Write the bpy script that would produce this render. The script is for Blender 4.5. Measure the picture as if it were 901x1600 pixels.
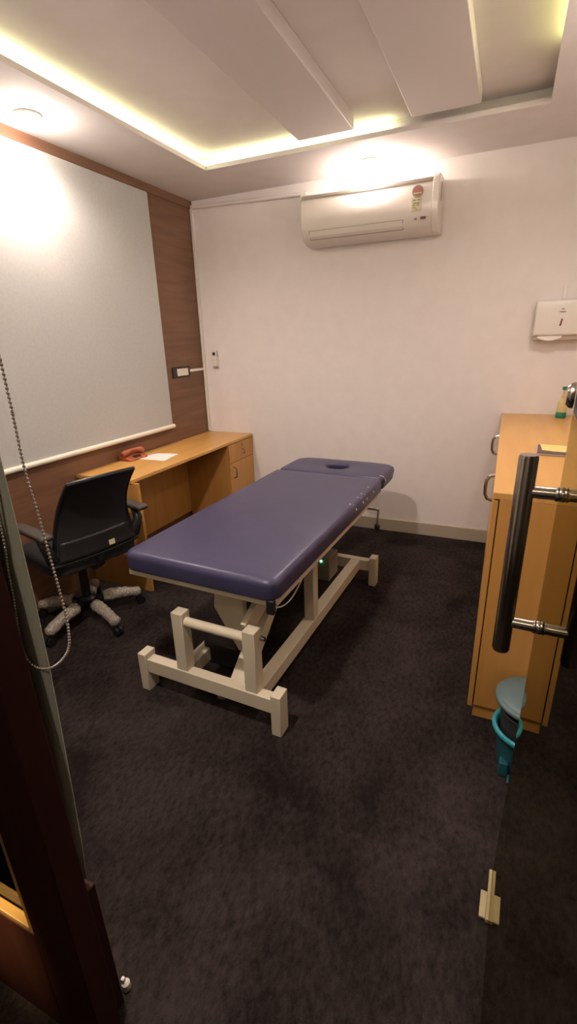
import bpy, bmesh, math, random
from mathutils import Vector, Matrix
random.seed(7)
PI = math.pi
C = bpy.context.scene.collection
S = bpy.context.scene
for o in list(bpy.data.objects):
    bpy.data.objects.remove(o, do_unlink=True)

# ------------------------------------------------------------------ camera
cam_d = bpy.data.cameras.new('camera')
cam = bpy.data.objects.new('camera', cam_d); C.objects.link(cam)
yaw, pitch, roll = 0.4236, 0.349, -0.0304
cy_, sy_, cp_, sp_ = math.cos(yaw), math.sin(yaw), math.cos(pitch), math.sin(pitch)
fw = Vector((-sy_*cp_, cy_*cp_, -sp_)); r0 = Vector((cy_, sy_, 0)); u0 = r0.cross(fw)
rt = math.cos(roll)*r0 + math.sin(roll)*u0; up = -math.sin(roll)*r0 + math.cos(roll)*u0
M = Matrix((rt, up, -fw)).transposed().to_4x4()
M.translation = Vector((2.4162, -3.659, 1.511))
cam.matrix_world = M
cam_d.sensor_fit = 'VERTICAL'; cam_d.sensor_height = 36.0; cam_d.sensor_width = 36.0
cam_d.lens = 738.26/1600*36.0
cam_d.clip_start = 0.02
S.camera = cam

# ------------------------------------------------------------------ world, exposure
H = 2.554
w = bpy.data.worlds.new('world'); S.world = w; w.use_nodes = True
w.node_tree.nodes['Background'].inputs[0].default_value = (1.0, 0.72, 0.5, 1)
w.node_tree.nodes['Background'].inputs[1].default_value = 0.03
S.view_settings.view_transform = 'Standard'
S.view_settings.look = 'None'
S.view_settings.gamma = 1.0
S.view_settings.use_curve_mapping = False
S.view_settings.exposure = 0.54

def lamp(name, kind, loc, energy, color, size=0.05, rot=(0, 0, 0), spot=None, blend=0.5, size_y=None):
    l = bpy.data.lights.new(name, kind); l.energy = energy; l.color = color
    if kind == 'AREA':
        l.size = size
        if size_y: l.shape = 'RECTANGLE'; l.size_y = size_y
    else:
        l.shadow_soft_size = size
    if kind == 'SPOT': l.spot_size = spot; l.spot_blend = blend
    o = bpy.data.objects.new(name, l); C.objects.link(o); o.location = loc; o.rotation_euler = rot
    return o
WARM = (1.0, 0.845, 0.765)
YEL = (1.0, 0.88, 0.42)

# ------------------------------------------------------------------ materials
def mat(name, color, rough=0.6, metal=0.0, spec=0.5, emis=None, estr=0.0, alpha=1.0, trans=0.0, coat=0.0, ior=1.45):
    m = bpy.data.materials.new(name); m.use_nodes = True
    b = m.node_tree.nodes['Principled BSDF']
    b.inputs['Base Color'].default_value = (*color, 1)
    b.inputs['Roughness'].default_value = rough
    b.inputs['Metallic'].default_value = metal
    b.inputs['Specular IOR Level'].default_value = spec
    b.inputs['Alpha'].default_value = alpha
    b.inputs['Transmission Weight'].default_value = trans
    b.inputs['Coat Weight'].default_value = coat
    b.inputs['IOR'].default_value = ior
    if emis:
        b.inputs['Emission Color'].default_value = (*emis, 1); b.inputs['Emission Strength'].default_value = estr
    return m
def noise_mix(m, c1, c2, scale=(5, 5, 5), nscale=4.0, detail=6, bump=0.0, bscale=None, lo=0.35, hi=0.65, dist=0.0, bdist=0.01):
    nt = m.node_tree; N = nt.nodes; L = nt.links; b = N['Principled BSDF']
    tc = N.new('ShaderNodeTexCoord'); mp = N.new('ShaderNodeMapping'); mp.inputs['Scale'].default_value = scale
    L.new(tc.outputs['Object'], mp.inputs['Vector'])
    n = N.new('ShaderNodeTexNoise'); n.inputs['Scale'].default_value = nscale; n.inputs['Detail'].default_value = detail
    n.inputs['Distortion'].default_value = dist
    L.new(mp.outputs[0], n.inputs['Vector'])
    r = N.new('ShaderNodeValToRGB'); r.color_ramp.elements[0].position = lo; r.color_ramp.elements[1].position = hi
    r.color_ramp.elements[0].color = (*c1, 1); r.color_ramp.elements[1].color = (*c2, 1)
    L.new(n.outputs['Fac'], r.inputs[0]); L.new(r.outputs[0], b.inputs['Base Color'])
    if bump:
        n2 = N.new('ShaderNodeTexNoise'); n2.inputs['Scale'].default_value = bscale or 80; n2.inputs['Detail'].default_value = 4
        L.new(tc.outputs['Object'], n2.inputs['Vector'])
        bp = N.new('ShaderNodeBump'); bp.inputs['Strength'].default_value = bump; bp.inputs['Distance'].default_value = bdist
        L.new(n2.outputs['Fac'], bp.inputs['Height']); L.new(bp.outputs[0], b.inputs['Normal'])
    return m

M_wall = noise_mix(mat('painted_wall', (0.84, 0.79, 0.77), 0.75), (0.83, 0.78, 0.76), (0.86, 0.81, 0.79), nscale=2.0, bump=0.05, bscale=120, bdist=0.002)
M_ceil = noise_mix(mat('ceiling_paint', (0.72, 0.68, 0.66), 0.8), (0.75, 0.71, 0.70), (0.78, 0.74, 0.73), nscale=1.5)
M_beam = mat('beam_paint', (0.72, 0.68, 0.67), 0.8)
M_skirt = mat('cream_skirting', (0.46, 0.40, 0.31), 0.5)
# carpet: dark mottled loop pile
M_carpet = mat('dark_carpet', (0.03, 0.026, 0.026), 0.95, spec=0.1)
def carpet(m):
    nt = m.node_tree; N = nt.nodes; L = nt.links; b = N['Principled BSDF']
    tc = N.new('ShaderNodeTexCoord')
    n1 = N.new('ShaderNodeTexNoise'); n1.inputs['Scale'].default_value = 2.6; n1.inputs['Detail'].default_value = 7; n1.inputs['Roughness'].default_value = 0.62; n1.inputs['Distortion'].default_value = 0.5
    n2 = N.new('ShaderNodeTexNoise'); n2.inputs['Scale'].default_value = 55; n2.inputs['Detail'].default_value = 5; n2.inputs['Roughness'].default_value = 0.75
    mp = N.new('ShaderNodeMapping'); mp.inputs['Scale'].default_value = (1, 0.6, 1); mp.inputs['Rotation'].default_value = (0, 0, 0.9)
    L.new(tc.outputs['Object'], n1.inputs['Vector']); L.new(tc.outputs['Object'], mp.inputs['Vector']); L.new(mp.outputs[0], n2.inputs['Vector'])
    mx = N.new('ShaderNodeMath'); mx.operation = 'MULTIPLY'; L.new(n1.outputs['Fac'], mx.inputs[0]); L.new(n2.outputs['Fac'], mx.inputs[1])
    r = N.new('ShaderNodeValToRGB'); r.color_ramp.elements[0].position = 0.16; r.color_ramp.elements[1].position = 0.36
    r.color_ramp.elements[0].color = (0.012, 0.0085, 0.008, 1); r.color_ramp.elements[1].color = (0.044, 0.0335, 0.031, 1)
    L.new(mx.outputs[0], r.inputs[0]); L.new(r.outputs[0], b.inputs['Base Color'])
    n3 = N.new('ShaderNodeTexNoise'); n3.inputs['Scale'].default_value = 260; n3.inputs['Detail'].default_value = 2
    L.new(tc.outputs['Object'], n3.inputs['Vector'])
    bp = N.new('ShaderNodeBump'); bp.inputs['Strength'].default_value = 0.6; bp.inputs['Distance'].default_value = 0.004
    L.new(n3.outputs['Fac'], bp.inputs['Height']); L.new(bp.outputs[0], b.inputs['Normal'])
carpet(M_carpet)
M_tile = noise_mix(mat('corridor_tile', (0.6, 0.45, 0.25), 0.3), (0.55, 0.40, 0.22), (0.66, 0.50, 0.28), nscale=3)
M_walnut = noise_mix(mat('walnut_laminate', (0.15, 0.07, 0.04), 0.42), (0.150, 0.072, 0.040), (0.205, 0.106, 0.060), scale=(1, 1.0, 14), nscale=2.0, detail=8, lo=0.3, hi=0.7, dist=0.6)
M_oak = noise_mix(mat('oak_laminate', (0.55, 0.28, 0.1), 0.32), (0.56, 0.295, 0.080), (0.64, 0.355, 0.105), scale=(10, 1.0, 1.5), nscale=2.0, detail=8, lo=0.3, hi=0.7, dist=0.4)
M_oakv = noise_mix(mat('oak_laminate_upright', (0.5, 0.25, 0.09), 0.36), (0.50, 0.24, 0.058), (0.58, 0.295, 0.08), scale=(8, 8, 0.7), nscale=2.0, detail=8, lo=0.3, hi=0.7, dist=0.4)
M_gap = mat('dark_gap', (0.02, 0.01, 0.006), 0.8)
M_jamb = noise_mix(mat('dark_rosewood', (0.035, 0.01, 0.008), 0.55, spec=0.15), (0.028, 0.008, 0.007), (0.045, 0.014, 0.010), scale=(6, 6, 0.8), nscale=3, lo=0.3, hi=0.7)
M_fabric = noise_mix(mat('blind_fabric', (0.52, 0.52, 0.50), 0.6), (0.44, 0.44, 0.425), (0.47, 0.47, 0.455), scale=(1, 1, 1), nscale=60, bump=0.1, bscale=400, bdist=0.001)
M_fabric2 = noise_mix(mat('grey_blind_fabric', (0.50, 0.50, 0.42), 0.7), (0.48, 0.48, 0.40), (0.52, 0.52, 0.44), nscale=60, bump=0.1, bscale=400, bdist=0.001)
M_white = mat('white_plastic', (0.78, 0.74, 0.68), 0.35)
M_bar = mat('cream_blind_bar', (0.74, 0.70, 0.60), 0.4)
M_ac = mat('ac_plastic', (0.76, 0.71, 0.66), 0.3, coat=0.3)
M_grey = mat('grey_plastic', (0.33, 0.30, 0.27), 0.5)
M_dark = mat('dark_plastic', (0.03, 0.025, 0.025), 0.45)
M_black = mat('black_plastic', (0.012, 0.011, 0.012), 0.42)
M_mesh = noise_mix(mat('black_mesh_fabric', (0.012, 0.011, 0.013), 0.75), (0.008, 0.007, 0.008), (0.018, 0.016, 0.019), nscale=120, bump=0.2, bscale=300, bdist=0.002)
M_wrap = noise_mix(mat('wrapping_film', (0.36, 0.32, 0.26), 0.32), (0.22, 0.19, 0.15), (0.48, 0.43, 0.36), nscale=24, bump=0.9, bscale=55, bdist=0.01)
M_navy = noise_mix(mat('navy_vinyl', (0.045, 0.045, 0.13), 0.38), (0.040, 0.037, 0.083), (0.046, 0.042, 0.092), nscale=3, bump=0.06, bscale=220, bdist=0.001)
M_frame = mat('cream_enamel', (0.66, 0.58, 0.44), 0.38)
M_chrome = mat('brushed_steel', (0.42, 0.37, 0.33), 0.22, metal=1.0)
M_bead = mat('bead_chain_metal', (0.62, 0.54, 0.48), 0.3, metal=0.6)
M_phone = mat('brick_red_plastic', (0.36, 0.095, 0.04), 0.35)
M_paper = mat('white_paper', (0.86, 0.80, 0.76), 0.7)
M_notey = mat('yellow_note', (0.85, 0.60, 0.22), 0.7)
M_book = mat('book_cover', (0.10, 0.07, 0.06), 0.5)
M_pages = mat('book_pages', (0.50, 0.40, 0.42), 0.7)
M_teal = mat('teal_plastic', (0.015, 0.10, 0.13), 0.35)
M_teal2 = mat('bright_turquoise_plastic', (0.03, 0.30, 0.36), 0.3)
M_lid = mat('blue_grey_plastic', (0.13, 0.20, 0.215), 0.4)
M_green = mat('green_plastic', (0.02, 0.20, 0.11), 0.4)
M_soap = mat('pale_yellow_liquid', (0.62, 0.50, 0.22), 0.25)
M_clip = mat('beige_clip', (0.38, 0.30, 0.16), 0.35)
M_pink = mat('star_label_red', (0.42, 0.17, 0.14), 0.5)
M_label = mat('cream_label', (0.62, 0.55, 0.36), 0.6)
M_olive = mat('label_text', (0.30, 0.27, 0.17), 0.6)
M_maroon = mat('maroon_badge', (0.16, 0.04, 0.03), 0.4)
M_led = mat('green_led', (0.1, 0.9, 0.4), 0.4, emis=(0.15, 1.0, 0.45), estr=6.0)
M_lamp = mat('lamp_diffuser', (1, 1, 1), 0.4, emis=(1.0, 0.88, 0.68), estr=60.0)
M_strip = mat('led_strip', (1, 1, 0.8), 0.4, emis=(1.0, 0.95, 0.55), estr=3.0)
M_strip2 = mat('led_strip_dim', (1, 1, 0.8), 0.4, emis=(0.95, 0.95, 0.35), estr=5.0)
M_tan_refl = mat('tan_reflection_board', (0.60, 0.40, 0.16), 0.5)  # colour stands in for the yellow reflection in the partition glass

def glass_door_mat():
    m = bpy.data.materials.new('tinted_reflective_glass'); m.use_nodes = True
    N = m.node_tree.nodes; L = m.node_tree.links; N.clear()
    o = N.new('ShaderNodeOutputMaterial'); mx = N.new('ShaderNodeMixShader')
    g = N.new('ShaderNodeBsdfGlossy'); g.inputs['Color'].default_value = (0.82, 0.80, 0.62, 1); g.inputs['Roughness'].default_value = 0.01
    t = N.new('ShaderNodeBsdfTransparent'); t.inputs['Color'].default_value = (0.36, 0.36, 0.26, 1)
    fr = N.new('ShaderNodeFresnel'); fr.inputs['IOR'].default_value = 2.6
    L.new(fr.outputs[0], mx.inputs[0]); L.new(t.outputs[0], mx.inputs[1]); L.new(g.outputs[0], mx.inputs[2]); L.new(mx.outputs[0], o.inputs[0])
    return m
M_glass = glass_door_mat()
def clear_glass():
    m = bpy.data.materials.new('clear_glass'); m.use_nodes = True
    N = m.node_tree.nodes; L = m.node_tree.links; N.clear()
    o = N.new('ShaderNodeOutputMaterial'); mx = N.new('ShaderNodeMixShader')
    g = N.new('ShaderNodeBsdfGlossy'); g.inputs['Roughness'].default_value = 0.02
    t = N.new('ShaderNodeBsdfTransparent'); t.inputs['Color'].default_value = (0.9, 0.88, 0.75, 1)
    fr = N.new('ShaderNodeFresnel'); fr.inputs['IOR'].default_value = 1.5
    L.new(fr.outputs[0], mx.inputs[0]); L.new(t.outputs[0], mx.inputs[1]); L.new(g.outputs[0], mx.inputs[2]); L.new(mx.outputs[0], o.inputs[0])
    return m
M_cglass = clear_glass()

# ------------------------------------------------------------------ mesh helpers
class MB:
    def __init__(s): s.bm = bmesh.new()
    def box(s, x0, x1, y0, y1, z0, z1, mtx=None):
        vs = [s.bm.verts.new(Vector(p)) for p in ((x0,y0,z0),(x1,y0,z0),(x1,y1,z0),(x0,y1,z0),(x0,y0,z1),(x1,y0,z1),(x1,y1,z1),(x0,y1,z1))]
        if mtx is not None:
            for v in vs: v.co = mtx @ v.co
        for f in ((0,3,2,1),(4,5,6,7),(0,1,5,4),(1,2,6,5),(2,3,7,6),(3,0,4,7)):
            s.bm.faces.new([vs[i] for i in f])
        return s
    def beam(s, a, b, wd, ht, upv=(0, 0, 1)):
        a, b = Vector(a), Vector(b); d = (b-a); L = d.length; d.normalize()
        x = d.cross(Vector(upv)).normalized(); z = x.cross(d).normalized()
        m = Matrix((x, d, z)).transposed().to_4x4(); m.translation = a
        return s.box(-wd/2, wd/2, 0, L, -ht/2, ht/2, m)
    def tube(s, pts, rad, seg=12, cap=True):
        pts = [Vector(p) for p in pts]; n = len(pts)
        rads = rad if isinstance(rad, (list, tuple)) else [rad]*n
        t0 = (pts[1]-pts[0]).normalized(); ref = Vector((0, 0, 1)) if abs(t0.z) < 0.9 else Vector((1, 0, 0))
        x = t0.cross(ref).normalized(); rings = []
        for i, p in enumerate(pts):
            t = ((pts[min(i+1, n-1)]-p).normalized() + (p-pts[max(i-1, 0)]).normalized()).normalized()
            x = (x - t*x.dot(t)).normalized(); y = t.cross(x)
            rings.append([s.bm.verts.new(p + rads[i]*(math.cos(2*PI*k/seg)*x + math.sin(2*PI*k/seg)*y)) for k in range(seg)])
        for a, b in zip(rings, rings[1:]):
            for k in range(seg):
                s.bm.faces.new([a[k], a[(k+1) % seg], b[(k+1) % seg], b[k]])
        if cap:
            s.bm.faces.new(rings[0][::-1]); s.bm.faces.new(rings[-1])
        return s
    def lathe(s, prof, center=(0, 0, 0), seg=32, axis='z', cap=True):
        c = Vector(center); rings = []
        for r, h in prof:
            ring = []
            for k in range(seg):
                a = 2*PI*k/seg; u, v = r*math.cos(a), r*math.sin(a)
                p = {'z': (u, v, h), 'x': (h, u, v), 'y': (u, h, v)}[axis]
                ring.append(s.bm.verts.new(c+Vector(p)))
            rings.append(ring)
        for a, b in zip(rings, rings[1:]):
            for k in range(seg): s.bm.faces.new([a[k], a[(k+1) % seg], b[(k+1) % seg], b[k]])
        if cap:
            s.bm.faces.new(rings[0][::-1]); s.bm.faces.new(rings[-1])
        return s
    def prism(s, poly, lo, hi, axis='x', mtx=None):
        def P(u, v, h): return {'x': (h, u, v), 'y': (u, h, v), 'z': (u, v, h)}[axis]
        a = [s.bm.verts.new(Vector(P(u, v, lo))) for u, v in poly]; b = [s.bm.verts.new(Vector(P(u, v, hi))) for u, v in poly]
        if mtx is not None:
            for v in a+b: v.co = mtx @ v.co
        n = len(poly)
        s.bm.faces.new(a[::-1]); s.bm.faces.new(b)
        for i in range(n): s.bm.faces.new([a[i], a[(i+1) % n], b[(i+1) % n], b[i]])
        return s
    def sphere(s, c, r, seg=8, rings=6, scale=(1, 1, 1)):
        bmesh.ops.create_uvsphere(s.bm, u_segments=seg, v_segments=rings, radius=r,
            matrix=Matrix.Translation(Vector(c)) @ Matrix.Diagonal((*scale, 1)))
        return s
    def grid(s, fn, nu, nv):
        g = [[s.bm.verts.new(Vector(fn(i/nu, j/nv))) for j in range(nv+1)] for i in range(nu+1)]
        for i in range(nu):
            for j in range(nv): s.bm.faces.new([g[i][j], g[i+1][j], g[i+1][j+1], g[i][j+1]])
        return s
    def build(s, name, m, parent=None, bevel=0.0, seg=2, smooth=False, solid=0.0, loc=None, rotz=0.0):
        bmesh.ops.recalc_face_normals(s.bm, faces=s.bm.faces)
        me = bpy.data.meshes.new(name); s.bm.to_mesh(me); s.bm.free()
        me.materials.append(m)
        o = bpy.data.objects.new(name, me); C.objects.link(o)
        if solid:
            md = o.modifiers.new('s', 'SOLIDIFY'); md.thickness = solid; md.offset = 0
        if bevel:
            md = o.modifiers.new('b', 'BEVEL'); md.width = bevel; md.segments = seg; md.limit_method = 'ANGLE'; md.angle_limit = math.radians(35)
        if smooth or bevel:
            for p in me.polygons: p.use_smooth = True
            if smooth != 'all':
                try:
                    me.set_sharp_from_angle(angle=math.radians(40))
                except Exception: pass
        if parent: o.parent = parent
        if loc: o.location = loc
        if rotz: o.rotation_euler = (0, 0, rotz)
        return o
def thing(name, label, cat, loc=(0, 0, 0), rotz=0.0, group=None):
    o = bpy.data.objects.new(name, None); C.objects.link(o)
    o.empty_display_size = 0.1
    o.location = loc; o.rotation_euler = (0, 0, rotz)
    o['label'] = label; o['category'] = cat
    if group: o['group'] = group
    return o
def tag(o, label, cat, group=None):
    o['label'] = label; o['category'] = cat
    if group: o['group'] = group
    return o
def struct(o, label, cat):
    o['kind'] = 'structure'; o['label'] = label; o['category'] = cat
    return o

# ------------------------------------------------------------------ room shell
XR = 2.93; YF = -3.30; YC = -5.2
CX0, CX1, CY1, CY0 = 0.50, 2.472, -0.545, -2.95   # ceiling opening
ZU = H+0.085; LIP = 0.025; LED = 0.10
struct(MB().box(-0.1, XR+0.1, -3.36, 0.1, -0.05, 0).build('floor', M_carpet), 'dark mottled brown-black carpet', 'floor')
struct(MB().box(-1.6, XR+0.9, YC, -3.36, -0.05, -0.002).build('floor_corridor', M_carpet), 'dark carpet in the corridor', 'floor')
struct(MB().box(-0.1, XR+0.1, 0, 0.1, 0, H+0.25).build('wall_back', M_wall), 'cream painted back wall behind the treatment bed', 'wall')
struct(MB().box(XR, XR+0.1, YF, 0, 0, H+0.25).build('wall_right', M_wall), 'cream painted right wall behind the long cabinet', 'wall')
struct(MB().box(-0.1, 0, YF, 0, 0, H+0.25).build('wall_left', M_walnut), 'brown wood laminate left wall', 'wall')
struct(MB().box(0, 0.012, YF, 0, 2.50, H).build('trim_left', M_walnut, bevel=0.002), 'wood strip along top of left wall', 'trim')
struct(MB().box(XR-0.9+0.52, XR+0.1, YF-0.06, YF+0.06, 0, H+0.25).build('wall_front', M_wall), 'painted front wall beside the glass door', 'wall')
struct(MB().box(-0.1, 2.55, YF-0.04, YF+0.04, 2.2, H+0.25).build('wall_front_header', M_wall), 'painted wall above the doorway', 'wall')
struct(MB().box(-1.6, XR+0.9, YC-0.1, YC, 0, 2.6).build('wall_corridor', M_wall), 'painted corridor wall', 'wall')
struct(MB().box(-1.6, XR+0.9, YC, YF-0.06, 2.6, 2.65).build('ceiling_corridor', M_ceil), 'white corridor ceiling', 'ceiling')
struct(MB().box(0.02, XR, -0.014, 0, 0, 0.102).build('baseboard_back', M_skirt, bevel=0.003), 'cream skirting along back wall', 'baseboard')
# dropped ceiling border as a ring, with the cavity above it
cb = MB()
cb.box(0, CX0, YF, 0, H, H+LIP); cb.box(CX1, XR, YF, 0, H, H+LIP)
cb.box(CX0, CX1, CY1, 0, H, H+LIP); cb.box(CX0, CX1, YF, CY0, H, H+LIP)
struct(cb.build('ceiling', M_ceil), 'white dropped ceiling border around lit recess', 'ceiling')
struct(MB().box(-0.1, XR+0.1, YF-0.1, 0.1, ZU, ZU+0.05).build('ceiling_recess', M_ceil), 'recessed upper ceiling', 'ceiling')
cw = MB()   # cavity side walls
cw.box(CX0-0.10, CX0-0.07, CY0-0.10, CY1+0.10, H+LIP, ZU); cw.box(CX1+0.07, CX1+0.10, CY0-0.10, CY1+0.10, H+LIP, ZU)
cw.box(CX0-0.10, CX1+0.10, CY1+0.07, CY1+0.10, H+LIP, ZU); cw.box(CX0-0.10, CX1+0.10, CY0-0.10, CY0-0.07, H+LIP, ZU)
struct(cw.build('trim_1', M_ceil), 'plaster sides of ceiling recess', 'trim')
# two false beams inside the recess
ZB = H+0.02
struct(MB().box(1.19, 1.515, CY0+0.005, -0.645, ZB, ZU).build('trim_2', M_beam, bevel=0.004), 'white boxed beam in ceiling recess, nearer the wood wall', 'beam')
struct(MB().box(1.825, 2.16, CY0+0.005, -0.645, ZB, ZU).build('trim_3', M_beam, bevel=0.004), 'white boxed beam in ceiling recess, nearer the cabinet', 'beam')
# LED strips lying on the ledges
def strip(name, pts, r, m, label):
    o = MB().tube(pts, r, 8).build(name, m, smooth=True); tag(o, label, 'LED strip'); return o
zs = H+LIP+0.020
strip('led_strip', [(CX0-0.022, CY0, zs), (CX0-0.022, CY1+0.022, zs), (1.70, CY1+0.022, zs)], 0.017, M_strip, 'bright yellow-white LED strip glowing along left and back of ceiling recess')
strip('led_strip', [(CX1+0.05, CY0, zs), (CX1+0.05, -0.95, zs)], 0.012, M_strip2, 'dim yellow-green LED strip along right side of ceiling recess')

# ------------------------------------------------------------------ ceiling lights
def ceiling_light(x, y, e, halo, label):
    t = thing('ceiling_light', label, 'light', (x, y, H), group=None)
    MB().lathe([(0.060, 0.0), (0.060, -0.010), (0.050, -0.014), (0.050, 0.0)], seg=32, cap=False).build('trim_ring', M_white, t, smooth=True)
    MB().lathe([(0.048, -0.002), (0.048, -0.016), (0.040, -0.030), (0.022, -0.040), (0.004, -0.043)], seg=24).build('diffuser', M_lamp, t, smooth='all')
    l = lamp('lamp_light', 'SPOT', (0, 0, -0.05), e, WARM, 0.05, spot=math.radians(165), blend=0.6); l.parent = t
    if halo: l = lamp('lamp_glow', 'POINT', (0, 0, -0.07), halo, WARM, 0.03); l.parent = t
    return t
ceiling_light(1.50, -0.20, 27, 6, 'glowing round ceiling light just above the air conditioner')
ceiling_light(0.20, -1.62, 36, 4, 'glowing round ceiling light beside the wood wall above the big blind')
ceiling_light(2.72, -1.35, 17, 0.5, 'round ceiling light above the long cabinet')
ceiling_light(1.50, -3.05, 78, 1, 'round ceiling light above the doorway')

# ------------------------------------------------------------------ left wall blind
t = thing('roller_blind', 'large pale grey roller blind covering the window on the wood wall', 'blind', (0.03, -0.565, 0.89))
MB().box(-0.003, 0.0, -2.35, 0.0, 0.0, 1.60).build('fabric', M_fabric, t)
MB().tube([(0.003, -2.36, 0.0), (0.003, 0.012, 0.0)], 0.016, 14).build('bottom_bar', M_bar, t, smooth=True)
MB().tube([(-0.012, -2.36, 1.595), (-0.012, -0.005, 1.595)], 0.010, 14).build('roller_tube', M_white, t, smooth=True)

# ------------------------------------------------------------------ wall services
t = thing('light_switch', 'small switch plate with dark frame on wood wall', 'switch', (0.0, -0.345, 1.29))
MB().box(0, 0.010, -0.115, 0.115, -0.042, 0.042).build('frame', M_dark, t, bevel=0.002)
MB().box(0.010, 0.016, -0.065, 0.082, -0.028, 0.028).build('rocker', M_bar, t, bevel=0.002)
tag(MB().box(0.0, 0.012, -0.228, -0.022, 1.285, 1.305).build('cable_trunking', M_wall, bevel=0.002), 'short pale cable trunking from switch to room corner', 'trunking')
tag(MB().box(0.002, 0.024, -0.024, -0.002, 0.755, H-0.03).build('cable_trunking', M_white, bevel=0.003), 'white vertical cable trunking in the back left corner', 'trunking')
tag(MB().tube([(0.03, -0.016, H-0.045), (0.99, -0.016, H-0.075)], 0.013, 10).build('cable_conduit', M_wall, smooth=True), 'white conduit along top of back wall to air conditioner', 'conduit')
t = thing('remote_control', 'slim white remote control in a holder on the back wall', 'remote', (0.128, 0, 1.375))
MB().box(-0.028, 0.028, -0.02, 0, -0.07, 0.02).build('holder', M_white, t, bevel=0.003)
MB().box(-0.024, 0.024, -0.032, -0.012, -0.06, 0.072).build('handset', M_white, t, bevel=0.004)
MB().box(-0.012, 0.012, -0.034, -0.031, 0.030, 0.055).build('screen', M_dark, t)
MB().box(-0.002, 0.026, -0.034, -0.020, -0.068, -0.056).build('holder_clip', M_grey, t)

# ------------------------------------------------------------------ air conditioner
t = thing('air_conditioner', 'white wall-mounted split air conditioner on the back wall', 'air conditioner', (1.02, 0, 2.13))
AW = 0.895
prof = [(-0.005, 0.0), (-0.10, 0.0), (-0.150, 0.012), (-0.185, 0.045), (-0.203, 0.095), (-0.208, 0.17), (-0.205, 0.262), (-0.196, 0.282), (-0.170, 0.300), (-0.005, 0.305)]
MB().prism(prof, 0.0, AW-0.028, 'x').build('body', M_ac, t, bevel=0.004, smooth=True)
prof2 = [(-0.005, -0.002), (-0.10, -0.002), (-0.152, 0.010), (-0.189, 0.044), (-0.207, 0.095), (-0.212, 0.17), (-0.209, 0.266), (-0.199, 0.290), (-0.170, 0.308), (-0.005, 0.312)]
sc = MB().prism(prof2, AW-0.028, AW+0.012, 'x').build('end_cap', M_ac, t, bevel=0.004, smooth=True)
MB().box(AW+0.010, AW+0.0135, -0.13, -0.09, 0.175, 0.27).build('side_grille', M_grey, sc)
gr = MB()
for k in range(4): gr.box(0.005, AW-0.03, -0.2075+k*0.0025, -0.2055+k*0.0025, 0.263+k*0.006, 0.266+k*0.006)
gr.box(0.003, AW-0.03, -0.2065, -0.200, 0.262, 0.263)
gr.build('air_inlet_grille', M_grey, t)
MB().box(0.004, AW-0.03, -0.2030, -0.190, 0.265, 0.285).build('inlet_strip', mat('inlet_grey', (0.42, 0.37, 0.31), 0.5), t)  # warm grey strip behind the inlet slats
fl = MB()
def acY(z):   # depth of the front face at height z
    pts = sorted([(b, a) for a, b in prof]); 
    for (z0, y0), (z1, y1) in zip(pts[1:], pts[2:]):
        if z0 <= z <= z1 and z1 > z0: return y0+(y1-y0)*(z-z0)/(z1-z0)
    return -0.2
fl.grid(lambda u, v: (0.06+u*0.63, acY(0.03+0.045*v)-0.004, 0.03+0.045*v), 2, 6)
flap = fl.build('louver_flap', M_ac, t, solid=0.004)
e = MB()
for z in (0.028, 0.077):
    e.box(0.055, 0.695, acY(z)-0.004, acY(z)+0.004, z-0.002 if z < .05 else z-0.0006, z+0.002 if z < .05 else z+0.0008)
for x in (0.055, 0.692):
    e.beam((x, acY(0.028)-0.003, 0.028), (x, acY(0.077)-0.003, 0.077), 0.003, 0.003, (1, 0, 0))
e.build('louver_gap', M_grey, flap)
lb = thing('x', '', ''); bpy.data.objects.remove(lb)
st = MB().box(0.745, 0.805, -0.2105, -0.2065, 0.115, 0.185).build('rating_label', M_label, t)
tx = MB()
for zz, xs in ((0.172, ((0.752, 0.768), (0.782, 0.798))), (0.155, ((0.755, 0.795),)), (0.145, ((0.752, 0.765), (0.775, 0.79))), (0.132, ((0.755, 0.77),)), (0.122, ((0.77, 0.779),))):
    for a, b in xs: tx.box(a, b, -0.2110, -0.2100, zz-0.003, zz+0.003)
tx.build('label_print', M_olive, st)
dk = MB().lathe([(0.034, -0.2105), (0.034, -0.2055)], (0.778, 0, 0.218), 28, 'y').build('star_rating_disc', M_grey, t)
MB().lathe([(0.027, -0.2118), (0.027, -0.2100)], (0.778, 0, 0.220), 28, 'y').build('disc_centre', M_pink, dk)
MB().box(0.754, 0.802, -0.2125, -0.2100, 0.205, 0.212).build('disc_band', M_label, dk)
MB().box(0.802, 0.835, -0.206, -0.2005, 0.068, 0.080).build('badge', M_maroon, t)
MB().box(0.765, 0.780, -0.206, -0.2005, 0.066, 0.078).build('display_mark', M_grey, t)
tag(MB().box(0.965, 1.015, -0.075, -0.0, 2.405, 2.465).box(0.95, 0.965, -0.05, 0, 2.415, 2.45).build('junction_box', M_white, bevel=0.004), 'small white junction box at the left end of the air conditioner', 'junction box')

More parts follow.
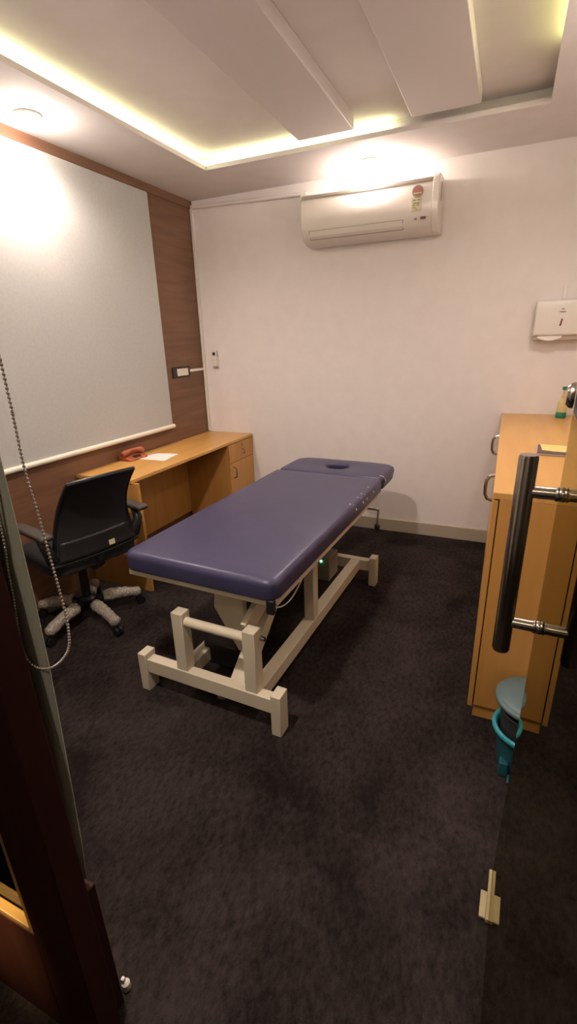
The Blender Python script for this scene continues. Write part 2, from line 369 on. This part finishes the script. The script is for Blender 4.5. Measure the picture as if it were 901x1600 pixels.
# ------------------------------------------------------------------ paper towel dispenser
t = thing('towel_dispenser', 'white paper towel dispenser on the back wall above the cabinet', 'dispenser', (2.685, 0, 1.46))
MB().prism([(0, 0.03), (-0.075, 0.025), (-0.100, 0.035), (-0.102, 0.18), (-0.088, 0.235), (0, 0.24)], -0.135, 0.135, 'x').build('cover', M_white, t, bevel=0.006, smooth=True)
MB().box(-0.128, 0.128, -0.080, 0, 0.0, 0.027).build('base_tray', mat('tray_plastic', (0.46, 0.38, 0.32), 0.5), t, bevel=0.004)
MB().grid(lambda u, v: (-0.11+0.14*u, -0.085-0.018*math.sin(PI*u)*v, 0.028-0.012*v-0.016*math.sin(PI*u)*v), 8, 3).build('paper_towel', M_paper, t, solid=0.001)
MB().prism([(0.004, 0.085), (0.014, 0.085), (0.020, 0.125), (0.012, 0.128)], -0.1045, -0.1015, 'y').build('level_window', M_maroon, t)
MB().box(-0.004, 0.030, -0.108, -0.098, 0.165, 0.170).box(0.004, 0.02, -0.1035, -0.098, 0.180, 0.186).build('lock_lip', M_grey, t, bevel=0.001)
tag(MB().box(2.690, 2.712, -0.012, 0, 1.70, 1.775).build('cable_trunking', M_wall, bevel=0.003), 'short pale trunking piece on the wall above the towel dispenser', 'trunking')

# ------------------------------------------------------------------ desk
t = thing('desk', 'long narrow oak laminate desk under the big blind', 'desk', (0, 0, 0))
MB().box(0.002, 0.445, -1.56, -0.004, 0.728, 0.75).build('desktop', M_oak, t, bevel=0.002)
MB().box(0.002, 0.480, -1.550, -1.530, 0.0, 0.727).build('end_panel', M_oakv, t, bevel=0.001)
MB().box(0.002, 0.022, -1.530, -0.42, 0.12, 0.728).build('back_panel', M_oakv, t)
MB().box(0.022, 0.425, -0.42, -0.402, 0.0, 0.728).box(0.022, 0.425, -0.022, -0.004, 0.0, 0.728).box(0.022, 0.42, -0.402, -0.022, 0.05, 0.068).build('pedestal', M_oakv, t, bevel=0.001)
MB().box(0.415, 0.421, -0.402, -0.022, 0.07, 0.725).build('pedestal_gap', M_gap, t)
d = MB().box(0.425, 0.443, -0.415, -0.01, 0.572, 0.722).build('drawer', M_oakv, t, bevel=0.001)
MB().tube([(0.443, -0.20, 0.655), (0.465, -0.20, 0.65), (0.468, -0.20, 0.635), (0.465, -0.20, 0.62), (0.443, -0.20, 0.615)], 0.0045, 8).build('handle', M_chrome, d, smooth=True)
MB().lathe([(0.012, 0.443), (0.012, 0.448)], (0, -0.20, 0.69), 16, 'x').build('lock', M_chrome, d)
d = MB().box(0.425, 0.443, -0.415, -0.01, 0.05, 0.568).build('door', M_oakv, t, bevel=0.001)
MB().tube([(0.443, -0.365, 0.535), (0.470, -0.365, 0.525), (0.474, -0.365, 0.49), (0.470, -0.365, 0.45), (0.443, -0.365, 0.44)], 0.0055, 8).build('handle', M_chrome, d, smooth=True)

# telephone and paper on the desk
t = thing('telephone', 'brick red desk telephone at the back of the desk by the wall', 'telephone', (0.07, -1.10, 0.75), rotz=math.radians(-6))
MB().prism([(-0.055, 0), (0.055, 0), (0.055, 0.015), (-0.045, 0.042), (-0.055, 0.040)], -0.085, 0.085, 'y').build('base', M_phone, t, bevel=0.008, seg=3)
h = MB(); h.tube([(0.0, -0.095+0.19*k/10, 0.046+0.018*math.sin(PI*k/10)) for k in range(11)], [0.018, 0.022, 0.020, 0.016, 0.014, 0.0135, 0.014, 0.016, 0.020, 0.022, 0.018], 12)
h.build('handset', M_phone, t, smooth='all')
kp = MB()
for i in range(3):
    for j in range(4): kp.box(0.022+i*0.011, 0.030+i*0.011, -0.03+j*0.017, -0.018+j*0.017, 0.020, 0.0285-i*0.004)
kp.build('keypad', M_dark, t, bevel=0.001)
pp = MB(); pz = 0.751
pts = [(0.125, -1.105), (0.115, -0.945), (0.13, -0.915), (0.295, -0.885), (0.335, -1.095)]
pp.prism(pts, pz, pz+0.0015, 'z'); tag(pp.build('paper_sheet', M_paper), 'white sheet of paper lying on the desk', 'paper')

# ------------------------------------------------------------------ long cabinet at right
CH = 0.988
t = thing('cabinet', 'long waist-high oak laminate cabinet along the right wall', 'cabinet', (2.426, -1.926, 0))
MB().box(0, XR-2.426-0.004, 0, 1.922, CH-0.025, CH).build('countertop', M_oak, t, bevel=0.002)
body = MB().box(0.024, XR-2.426-0.004, 0.0, 1.922, 0.065, CH-0.0255).build('body', M_oakv, t, bevel=0.001)
MB().box(0.0195, 0.0242, 0.003, 1.92, 0.07, CH-0.026).build('door_gap', M_gap, t)
MB().box(0.024, XR-2.426-0.004, 0.012, 1.922, 0.0, 0.065).build('plinth', M_oakv, t)
for k, hy in enumerate((0.345, 1.235)):
    y0 = 0.001+k*0.961
    d = MB().box(0.001, 0.0195, y0, y0+0.957, 0.055, CH-0.030).build('door', M_oakv, t, bevel=0.001)
    MB().tube([(0.001, hy, CH-0.030), (-0.020, hy, CH-0.036), (-0.030, hy, CH-0.055), (-0.032, hy, CH-0.085), (-0.030, hy, CH-0.115), (-0.020, hy, CH-0.134), (0.001, hy, CH-0.140)], 0.007, 8).build('handle', M_chrome, d, smooth=True)

t = thing('pump_bottle', 'pale yellow pump bottle with green base and cap at the far end of the cabinet', 'bottle', (2.775, -0.14, CH))
MB().lathe([(0.026, 0.003), (0.029, 0.008), (0.029, 0.085), (0.024, 0.105), (0.013, 0.120), (0.012, 0.130)], seg=28).build('body', M_soap, t, smooth=True)
MB().lathe([(0.0275, 0.0), (0.0305, 0.006), (0.0305, 0.036), (0.0295, 0.038)], seg=28).build('base_label', M_green, t, smooth=True)
MB().lathe([(0.0145, 0.128), (0.0145, 0.146), (0.006, 0.150), (0.006, 0.176)], seg=20).build('collar', M_soap, t, smooth=True)
MB().lathe([(0.014, 0.176), (0.015, 0.190), (0.012, 0.196)], seg=20).box(0.0, 0.036, -0.006, 0.006, 0.183, 0.193).build('pump_head', M_green, t, smooth=True)
t = thing('notebook', 'dark covered notebook lying on the cabinet top', 'book', (2.665, -1.20, CH), rotz=math.radians(-4))
MB().box(-0.075, 0.09, -0.09, 0.09, 0.002, 0.010).build('pages', M_pages, t)
MB().box(-0.070, 0.092, -0.092, 0.092, 0.010, 0.0125).box(-0.075, 0.092, -0.092, 0.092, 0, 0.002).build('cover', M_book, t)
tag(MB().prism([(-0.06, 0.085), (-0.05, -0.045), (0.0, -0.062), (0.062, -0.060), (0.055, 0.080)], 0.0130, 0.0145, 'z').build('sticky_note', M_notey, loc=(2.665, -1.19, CH), rotz=math.radians(-4)), 'pale yellow note resting on the dark notebook', 'note')

# ------------------------------------------------------------------ bin
t = thing('pedal_bin', 'turquoise plastic bin with blue-grey lid in front of the cabinet end', 'bin', (2.630, -2.105, 0))
b = MB(); b.lathe([(0.078, 0.0), (0.082, 0.01), (0.098, 0.155), (0.100, 0.162), (0.092, 0.162), (0.076, 0.012)], seg=40, cap=False)
b.lathe([(0.078, 0.0), (0.078, 0.006)], seg=40); b.build('bucket', M_teal, t, smooth=True)
MB().lathe([(0.098, 0.156), (0.112, 0.158), (0.114, 0.170), (0.106, 0.180), (0.096, 0.172), (0.094, 0.160)], seg=40, cap=False).build('rim', M_teal2, t, smooth='all')
MB().lathe([(0.074, 0.02), (0.088, 0.19), (0.093, 0.245), (0.086, 0.245), (0.070, 0.03)], seg=36, cap=False).build('inner_bucket', M_dark, t, smooth=True)
l = MB(); l.lathe([(0.112, 0.245), (0.124, 0.250), (0.125, 0.262), (0.117, 0.270), (0.110, 0.268), (0.107, 0.274), (0.060, 0.281), (0.004, 0.283)], (0.012, 0.045, 0), seg=44)
l.build('lid', M_lid, t, smooth='all')
MB().box(-0.075, -0.045, -0.085, -0.05, 0.0, 0.06).box(-0.045, 0.0, -0.115, -0.075, 0.0, 0.012).build('pedal', M_teal, t, bevel=0.004)

# ------------------------------------------------------------------ treatment bed
bed = thing('treatment_table', 'navy vinyl treatment bed on a cream steel lifting frame', 'treatment bed', (1.425, -1.42, 0), rotz=math.radians(-2.0))
def cushion(x0, x1, y0, y1, z0, z1, rc, ncor=8, rv=0.02):
    # rounded rectangular pad: outline loops, swelling out then in over its thickness
    bm = bmesh.new(); loops = []
    def outline(ins, z):
        vs = []
        rr = [max(q-ins, 0.004) for q in rc]
        cs = [(x1-ins-rr[0], y0+ins+rr[0], -PI/2, rr[0]), (x1-ins-rr[1], y1-ins-rr[1], 0, rr[1]), (x0+ins+rr[2], y1-ins-rr[2], PI/2, rr[2]), (x0+ins+rr[3], y0+ins+rr[3], PI, rr[3])]
        for cx, cy, a0, r in cs:
            for k in range(ncor+1):
                a = a0+PI/2*k/ncor; vs.append(bm.verts.new((cx+r*math.cos(a), cy+r*math.sin(a), z)))
        return vs
    for k in range(5):
        a = PI/2*k/4; loops.append(outline(0.008*(1-math.sin(a)), z0+0.008*(1-math.cos(a))))
    for k in range(7):
        a = PI/2*k/6; loops.append(outline(rv*(1-math.cos(a)), z1-rv+rv*math.sin(a)))
    for ins, dz in ((rv+0.02, 0.0015), (rv+0.06, 0.003)): loops.append(outline(ins, z1+dz))
    for a, b in zip(loops, loops[1:]):
        for i in range(len(a)): bm.faces.new([a[i], a[(i+1) % len(a)], b[(i+1) % len(a)], b[i]])
    bm.faces.new(loops[0][::-1]); bm.faces.new(loops[-1])
    return bm
def from_bm(bm):
    m = MB(); m.bm.free(); m.bm = bm; return m
YS = 0.53
pad = from_bm(cushion(-0.362, 0.362, -0.90, YS, 0.622, 0.703, (0.055, 0.02, 0.02, 0.055), rv=0.026)).build('mattress', M_navy, bed, smooth='all')
# head section with a face hole (hole cut by a boolean-free bridge: ring grid)
def head_pad():
    bm = bmesh.new()
    x0, x1, y0, y1, z0, z1 = -0.362, 0.362, YS+0.004, 0.93, 0.622, 0.700
    hx, hy, ha, hb = 0.0, 0.735, 0.078, 0.068
    n = 64
    def rrect(a, ins):
        # point on a rounded rectangle in direction a
        cx, cy = (x0+x1)/2, (y0+y1)/2; w, h = (x1-x0)/2-ins, (y1-y0)/2-ins
        far = math.sin(a) > 0
        p = 5.0 if far else 14.0
        ca, sa = math.cos(a), math.sin(a)
        if far: p = 5.5
        t = (abs(ca/w)**p+abs(sa/h)**p)**(-1/p)
        return cx+t*ca, cy+t*sa
    def loop(fn): return [bm.verts.new(fn(2*PI*k/n)) for k in range(n)]
    L = []
    rv = 0.026
    L.append(loop(lambda a: (hx+ha*math.cos(a), hy+hb*math.sin(a), z0)))
    L.append(loop(lambda a: (*rrect(a, 0.008), z0)))
    for k in range(7):
        q = PI/2*k/6; L.append(loop(lambda a: (*rrect(a, rv*(1-math.cos(q))), z1-rv+rv*math.sin(q))))
    L.append(loop(lambda a: (*rrect(a, rv+0.03), z1+0.002)))
    for k in range(5):
        q = PI/2*k/4; d = 0.02*(1-math.sin(q))
        L.append(loop(lambda a: (hx+(ha+d)*math.cos(a), hy+(hb+d)*math.sin(a), z1+0.002-0.02*(1-math.cos(q)))))
    for a, b in zip(L, L[1:]+[L[0]]):
        for i in range(n): bm.faces.new([a[i], a[(i+1) % n], b[(i+1) % n], b[i]])
    return bm
head = from_bm(head_pad()).build('head_section', M_navy, bed, smooth='all')
# white stitched tabs on the right side of the pad
for yy in (0.02, 0.14, 0.21, 0.34, 0.60):
    p = pad if yy < YS else head
    MB().tube([(0.330, yy-0.012, 0.7035), (0.350, yy-0.003, 0.697), (0.3625, yy+0.004, 0.676), (0.3635, yy+0.006, 0.668)], 0.0026, 6).build('stitch', M_paper, p, smooth=True)
# upper frame
uf = MB()
uf.box(-0.345, 0.345, -0.885, -0.855, 0.594, 0.622); uf.box(-0.345, 0.345, 0.44, 0.47, 0.594, 0.622)
uf.box(0.315, 0.345, -0.855, 0.50, 0.582, 0.622); uf.box(-0.345, -0.315, -0.855, 0.50, 0.582, 0.622)
uf.box(-0.315, 0.315, -0.30, -0.27, 0.594, 0.622)
uf.build('upper_frame', M_frame, bed, bevel=0.003)
hf = MB(); hf.box(0.28, 0.31, 0.50, 0.88, 0.600, 0.622); hf.box(-0.31, -0.28, 0.50, 0.88, 0.600, 0.622); hf.box(-0.31, 0.31, 0.86, 0.88, 0.600, 0.622)
hf.build('head_frame', M_frame, bed, bevel=0.003)
MB().box(0.319, 0.349, -0.895, -0.872, 0.566, 0.623).build('corner_strap', M_black, bed, bevel=0.003)
# base frame
bs = MB()
for (ya, yb) in ((-0.895, -0.835), (0.455, 0.515)):
    bs.box(-0.32, 0.32, ya+0.006, yb-0.006, 0.098, 0.168)
bs.box(0.195, 0.255, -0.842, 0.462, 0.10, 0.166); bs.box(-0.165, -0.105, -0.842, 0.462, 0.10, 0.166)
bs.build('base_frame', M_frame, bed, bevel=0.003)
for sx in (-1, 1):
    for yc in (-0.865, 0.485):
        MB().box(sx*0.34-0.022, sx*0.34+0.022, yc-0.034, yc+0.034, 0.0, 0.195).build('foot_post', M_frame, bed, bevel=0.003)
for x, y, zt in ((-0.122, -0.862, 0.452), (0.224, -0.862, 0.452)):
    MB().box(x-0.028, x+0.028, y-0.022, y+0.034, 0.166, zt).build('upright', M_frame, bed, bevel=0.003)
for x, y, zt in ((0.228, -0.27, 0.582), (-0.135, -0.27, 0.582)):
    MB().box(x-0.026, x+0.026, y-0.03, y+0.03, 0.166, zt).build('upright', M_frame, bed, bevel=0.003)
MB().tube([(-0.105, -0.855, 0.405), (0.205, -0.855, 0.405)], 0.021, 18).build('cross_bar', M_frame, bed, smooth=True)
MB().tube([(0.25, -0.835, 0.405), (0.272, -0.835, 0.405)], 0.010, 12).build('pivot_bolt', M_chrome, bed, smooth=True)
# scissor arms
def plate(name, prof, x0, x1): return MB().prism(prof, x0, x1, 'x').build(name, M_frame, bed, bevel=0.003)
m_ = MB()   # tapered plate, wide at the top and pointed at the foot
m_.prism([(-0.035, 0.595), (0.095, 0.595), (0.095, 0.20), (0.055, 0.20), (-0.06, 0.40)], -0.70, -0.67, 'y', Matrix.Rotation(math.radians(0), 4, 'X'))
m_.build('lift_arm', M_frame, bed, bevel=0.003)
plate('lift_arm', [(-0.84, 0.150), (-0.78, 0.120), (-0.30, 0.50), (-0.34, 0.55)], 0.09, 0.16)
plate('lift_bracket', [(-0.84, 0.45), (-0.80, 0.38), (-0.30, 0.575), (-0.34, 0.60), (-0.70, 0.52)], 0.165, 0.19)
MB().box(-0.14, 0.04, -0.70, -0.36, 0.08, 0.20).build('motor', M_black, bed, bevel=0.01)
MB().tube([(-0.05, -0.50, 0.19), (-0.02, -0.10, 0.50)], 0.024, 14).build('actuator', M_black, bed, smooth=True)
cbx = MB().box(0.06, 0.20, 0.06, 0.20, 0.20, 0.345).build('control_box', mat('control_box_grey', (0.20, 0.18, 0.14), 0.5), bed, bevel=0.006)
MB().sphere((0.150, 0.058, 0.320), 0.0065, 10, 8).build('led', M_led, cbx)
cr = MB().tube([(0.315, 0.36, 0.56), (0.39, 0.36, 0.56)], 0.006, 8).tube([(0.39, 0.36, 0.565), (0.395, 0.33, 0.475)], 0.006, 8).build('crank', M_chrome, bed, smooth=True)
MB().lathe([(0.004, 0.0), (0.013, 0.01), (0.017, 0.03), (0.014, 0.045), (0.004, 0.052)], (0.395, 0.33, 0.435), 16).build('crank_knob', M_black, cr, smooth=True)
cb2 = []
for k in range(15):
    s_ = k/14; cb2.append((0.30, -0.86+0.42*s_, 0.578-0.10*math.sin(PI*s_)*(1-0.3*s_)))
MB().tube(cb2, 0.003, 8).build('cable', M_white, bed, smooth=True)
# small transport wheel under the near beam
cw_ = MB().lathe([(0.008, -0.012), (0.030, -0.012), (0.030, 0.012), (0.008, 0.012)], (0.02, -0.80, 0.031), 24, 'x'); cw_.box(0.003, 0.008, -0.815, -0.785, 0.03, 0.10); cw_.build('transport_wheel', M_grey, bed, bevel=0.002)

# ------------------------------------------------------------------ office chair (local: forward +x, up z)
chair = thing('office_chair', 'black mesh-back swivel chair with film-wrapped legs pulled to the desk', 'chair', (0.335, -1.93, 0), rotz=math.radians(166))
def backfn(u, v, off=0.0):
    a = 2*u-1
    x = -0.250 + 0.035*math.sin(v*PI*0.9) - 0.180*v**2.0 + 0.035*a*a*(0.6+0.5*v) + off
    wd = 0.235-0.062*v-0.012*math.sin(PI*v)
    z = 0.49+0.445*v - 0.012*a*a*v
    return (x, wd*a, z)
bk = MB().grid(lambda u, v: backfn(u, v), 20, 24).build('backrest', M_mesh, chair, smooth='all', solid=0.014)
fr = []
N_ = 20
for k in range(N_+1): fr.append(backfn(0, k/N_))
for k in range(1, N_+1): fr.append(backfn(k/N_, 1))
for k in range(1, N_+1): fr.append(backfn(1, 1-k/N_))
for k in range(1, N_): fr.append(backfn(1-k/N_, 0))
fr.append(fr[0])
MB().tube(fr, 0.011, 8).build('back_frame', M_black, bk, smooth=True)
MB().grid(lambda u, v: backfn(0.03+0.94*u, 0.02+0.24*v, -0.012), 12, 6).build('lumbar_panel', M_black, bk, smooth='all', solid=0.010)
q = backfn(0.36, 0.09, -0.019)
MB().box(-0.001, 0.001, -0.017, 0.017, -0.014, 0.014).build('care_label', M_label, bk, loc=q)
st = from_bm(cushion(-0.23, 0.25, -0.24, 0.24, 0.42, 0.485, (0.06, 0.09, 0.09, 0.06), rv=0.03)).build('seat', M_mesh, chair, smooth='all')
MB().tube([(-0.05, 0, 0.40), (-0.17, 0, 0.40), (-0.225, 0, 0.43), (-0.243, 0, 0.52)], [0.030, 0.030, 0.026, 0.016], 12).build('back_support', M_black, chair, smooth='all')
for sy in (-1, 1):
    ar = MB().tube([(-0.02, sy*0.08, 0.395), (-0.13, sy*0.16, 0.42), (-0.21, sy*0.235, 0.52), (-0.225, sy*0.262, 0.60), (-0.19, sy*0.268, 0.652)], [0.030, 0.034, 0.032, 0.026, 0.020], 10).build('armrest', M_black, chair, smooth='all')
    MB().grid(lambda u, v: (-0.28+0.39*u, sy*0.268+(v-0.5)*0.060, 0.664-0.022*max(0, u-0.5)**2*4), 12, 4).build('arm_pad', mat('arm_pad_grey', (0.06, 0.05, 0.042), 0.5), ar, smooth='all', solid=0.022)
MB().lathe([(0.024, 0.10), (0.024, 0.40), (0.055, 0.405), (0.055, 0.42)], seg=20).build('gas_lift', M_black, chair, smooth=True)
MB().lathe([(0.040, 0.07), (0.048, 0.08), (0.046, 0.135), (0.030, 0.15)], seg=24).build('base_hub', M_black, chair, smooth=True)
LEG_R = 0.295
for k in range(5):
    a = math.radians(-18 + 72*k) - math.radians(164)
    dx, dy = math.cos(a), math.sin(a)
    P = lambda r, z: (dx*r, dy*r, z)
    lg = MB().tube([P(0.03, 0.105), P(0.12, 0.112), P(0.22, 0.095), P(LEG_R, 0.070)], [0.026, 0.024, 0.019, 0.015], 10).build('leg', M_black, chair, smooth='all')
    pts = []; rd = []
    for i in range(15):
        s_ = i/14; r_ = 0.085+(LEG_R+0.008-0.085)*s_
        pts.append(P(r_, 0.115-0.040*s_**2)); rd.append((0.036-0.006*s_)*(1+random.uniform(-0.12, 0.12)) if i < 14 else 0.012)
    MB().tube(pts, rd, 10).build('plastic_wrap', M_wrap, lg, smooth='all')
    cs = MB()
    for s_ in (-1, 1):
        m = Matrix.Translation(Vector(P(LEG_R, 0.026))+Vector((-dy, dx, 0))*s_*0.012)@Matrix.Rotation(a, 4, 'Z')
        bmesh.ops.create_cone(cs.bm, cap_ends=True, segments=18, radius1=0.026, radius2=0.026, depth=0.014, matrix=m@Matrix.Rotation(PI/2, 4, 'X'))
    cs.tube([P(LEG_R, 0.03), P(LEG_R, 0.065)], 0.008, 8)
    cs.build('caster', M_black, lg, smooth=True)

# ------------------------------------------------------------------ partition at left of the doorway
JX1 = 1.768; JX0 = 1.64; YA = -3.31; YB = -3.255; RH = 0.345
struct(MB().box(JX0, JX1, YA, YB, 0, 2.2).build('trim_4', M_jamb, bevel=0.003), 'dark rosewood post of the glazed partition', 'door frame')
struct(MB().box(-0.1, JX0, YA, YB, 0, RH).build('trim_5', M_jamb, bevel=0.003), 'dark rosewood bottom rail of the glazed partition', 'door frame')
struct(MB().box(-0.1, JX0, YA, YB, 2.1, 2.2).build('trim_6', M_jamb, bevel=0.003), 'dark rosewood top rail of the glazed partition', 'door frame')
struct(MB().box(0.0, JX0, -3.288, -3.280, RH, 2.1).build('window_1', M_cglass), 'clear glass pane of the partition', 'window')
struct(MB().box(JX0-0.014, JX0, YA+0.002, -3.289, RH, 2.1).box(0, JX0-0.014, YA+0.002, -3.289, RH, RH+0.012).build('trim_7', mat('glazing_bead', (0.30, 0.17, 0.05), 0.4), bevel=0.002), 'thin brown glazing bead around the partition glass', 'door frame')
struct(MB().box(0.0, JX0-0.002, -3.274, -3.260, RH, 0.50).build('trim_8', M_tan_refl), 'added tan board standing in for the yellow reflection in the lower partition glass', 'panel')  # added board, its tan imitates light reflected in the glass
struct(MB().box(1.55, 1.735, YB+0.001, -3.215, 0, 0.43).build('trim_9', M_jamb, bevel=0.003), 'dark wood block on the inner foot of the partition post', 'door frame')
# inner roller blind of the partition, seen edge on, with its bead chain
t = thing('roller_blind', 'narrow-looking grey-green roller blind hanging beside the dark door post', 'blind', (1.60, -3.222, 0.445))
def bl(u, v):
    z = 1.66*v; xr = 0.122+0.050*min(1, z/0.62)**0.8
    x = -1.5+(xr+1.5)*u
    y = -0.010*math.sin(PI*max(0, (u-0.95)/0.05)) + 0.0*z
    return (x, y, z)
MB().grid(bl, 80, 12).build('fabric', M_fabric2, t, smooth='all', solid=0.002)
MB().tube([(-1.5, 0, 1.66), (0.20, 0, 1.66)], 0.02, 12).build('roller_tube', M_white, t, smooth=True)
ctrl = [(1.840, 2.090), (1.843, 1.500), (1.843, 1.425), (1.842, 1.352), (1.848, 1.298), (1.852, 1.241), (1.856, 1.196), (1.859, 1.149), (1.858, 1.110), (1.850, 1.076), (1.827, 1.046), (1.795, 1.022), (1.766, 1.014), (1.747, 1.019), (1.739, 1.043), (1.741, 1.087), (1.749, 1.147), (1.753, 1.193), (1.759, 1.231), (1.762, 1.268), (1.772, 1.450), (1.792, 2.090)]
def catmull(P, n=14):
    out = []
    for i in range(len(P)-1):
        p0, p1, p2, p3 = P[max(i-1, 0)], P[i], P[i+1], P[min(i+2, len(P)-1)]
        for k in range(n):
            s = k/n
            out.append(tuple(0.5*((2*p1[j])+(-p0[j]+p2[j])*s+(2*p0[j]-5*p1[j]+4*p2[j]-p3[j])*s*s+(-p0[j]+3*p1[j]-3*p2[j]+p3[j])*s**3) for j in range(2)))
    out.append(P[-1]); return out
path = catmull(ctrl)
cm = MB(); acc = 0.0; CYC = -3.240
cm.tube([(x-1.60, CYC+3.222, z-0.445) for x, z in path[::3]+[path[-1]]], 0.0009, 5)
for (xa, za), (xb, zb) in zip(path, path[1:]):
    L_ = math.hypot(xb-xa, zb-za); pos = 0.0058-acc
    while pos <= L_:
        f_ = pos/L_; cm.sphere((xa+(xb-xa)*f_-1.60, CYC+3.222, za+(zb-za)*f_-0.445), 0.0023, 7, 5); pos += 0.0058
    acc = L_-(pos-0.0058)
cm.build('bead_chain', M_bead, t, smooth='all')
t = thing('cable_clip', 'small white plastic clip on the carpet at the foot of the dark door post', 'clip', (1.725, -3.195, 0.0))
MB().lathe([(0.008, 0.0), (0.011, 0.004), (0.010, 0.024), (0.004, 0.030)], seg=16).build('body', M_white, t, smooth=True)
MB().box(-0.009, 0.0, -0.006, 0.003, 0.025, 0.042).build('tab', M_white, t, bevel=0.002)

# ------------------------------------------------------------------ glass door, open into the room
A = math.radians(2.4)
door = thing('door_1', 'frameless tinted glass door standing open at the right', 'door', (2.549, -2.56, 0), rotz=-A)
door['kind'] = 'structure'
# local: free edge at y=0, door runs to -y; room side is -x
MB().box(0.0, 0.012, -0.86, 0.0, 0.008, 2.15).build('glass_panel', M_glass, door)
ym = -0.085; xt = -0.068
hd = MB().tube([(xt, ym, 0.835), (xt, ym, 0.84), (xt, ym, 1.282), (xt, ym, 1.287)], [0.0165, 0.0185, 0.0185, 0.0165], 32).build('pull_handle', M_chrome, door, smooth=True)
for z in (0.91, 1.212):
    MB().tube([(xt+0.012, ym, z), (-0.012, ym, z)], 0.0125, 24).build('handle_post', M_chrome, hd, smooth=True)
    MB().tube([(-0.012, ym, z), (-0.009, ym, z), (-0.006, ym, z), (-0.003, ym, z), (-0.0005, ym, z)], [0.0135, 0.0150, 0.0135, 0.0150, 0.0150], 24).build('ferrule', M_chrome, hd, smooth=True)
lk = MB().box(-0.007, -0.0005, -0.18, -0.085, 1.37, 1.425).build('lock_case', M_dark, door, bevel=0.003)
MB().tube([(-0.012, -0.120, 1.405), (-0.018, -0.120, 1.405), (-0.022, -0.120, 1.405), (-0.024, -0.120, 1.405)], [0.023, 0.022, 0.018, 0.016], 24).build('lock_knob', M_chrome, lk, smooth=True)
cl = MB().box(-0.009, 0.0, -0.145, -0.002, 0.006, 0.020).build('bottom_clip', M_clip, door, bevel=0.001)
MB().box(-0.026, -0.009, -0.138, -0.065, 0.004, 0.012).build('clip_plate', M_clip, cl, bevel=0.001)

# ------------------------------------------------------------------ added corridor lights, out of view
def corridor_fill(x, y, label, e, col, aim=None, cone=150):
    t = thing('ceiling_light', label, 'light', (x, y, 2.6))
    MB().lathe([(0.09, 0.0), (0.09, -0.02), (0.07, -0.03), (0.004, -0.032)], seg=28).build('diffuser', M_cdiff, t, smooth='all')
    l = lamp('lamp_light', 'SPOT', (0, 0, -0.06), e, col, 0.05, spot=math.radians(cone), blend=0.6); l.parent = t
    if aim:
        l.rotation_euler = (Vector(aim)-Vector((x, y, 2.54))).to_track_quat('-Z', 'Y').to_euler()
M_cdiff = mat('corridor_diffuser', (1, 1, 1), 0.5, emis=(1.0, 0.8, 0.5), estr=4)
corridor_fill(0.9, -4.3, 'added unseen spot aimed at the tan board in the glazed partition', 520, (1.0, 0.74, 0.34), (1.42, -3.28, 0.47), 10)  # narrow unseen spot, added only to brighten the tan board
corridor_fill(2.35, -4.35, 'added unseen light outside the doorway for the grey blind', 14, (1.0, 0.85, 0.66))  # unseen lamp added to brighten the blind beside the door post
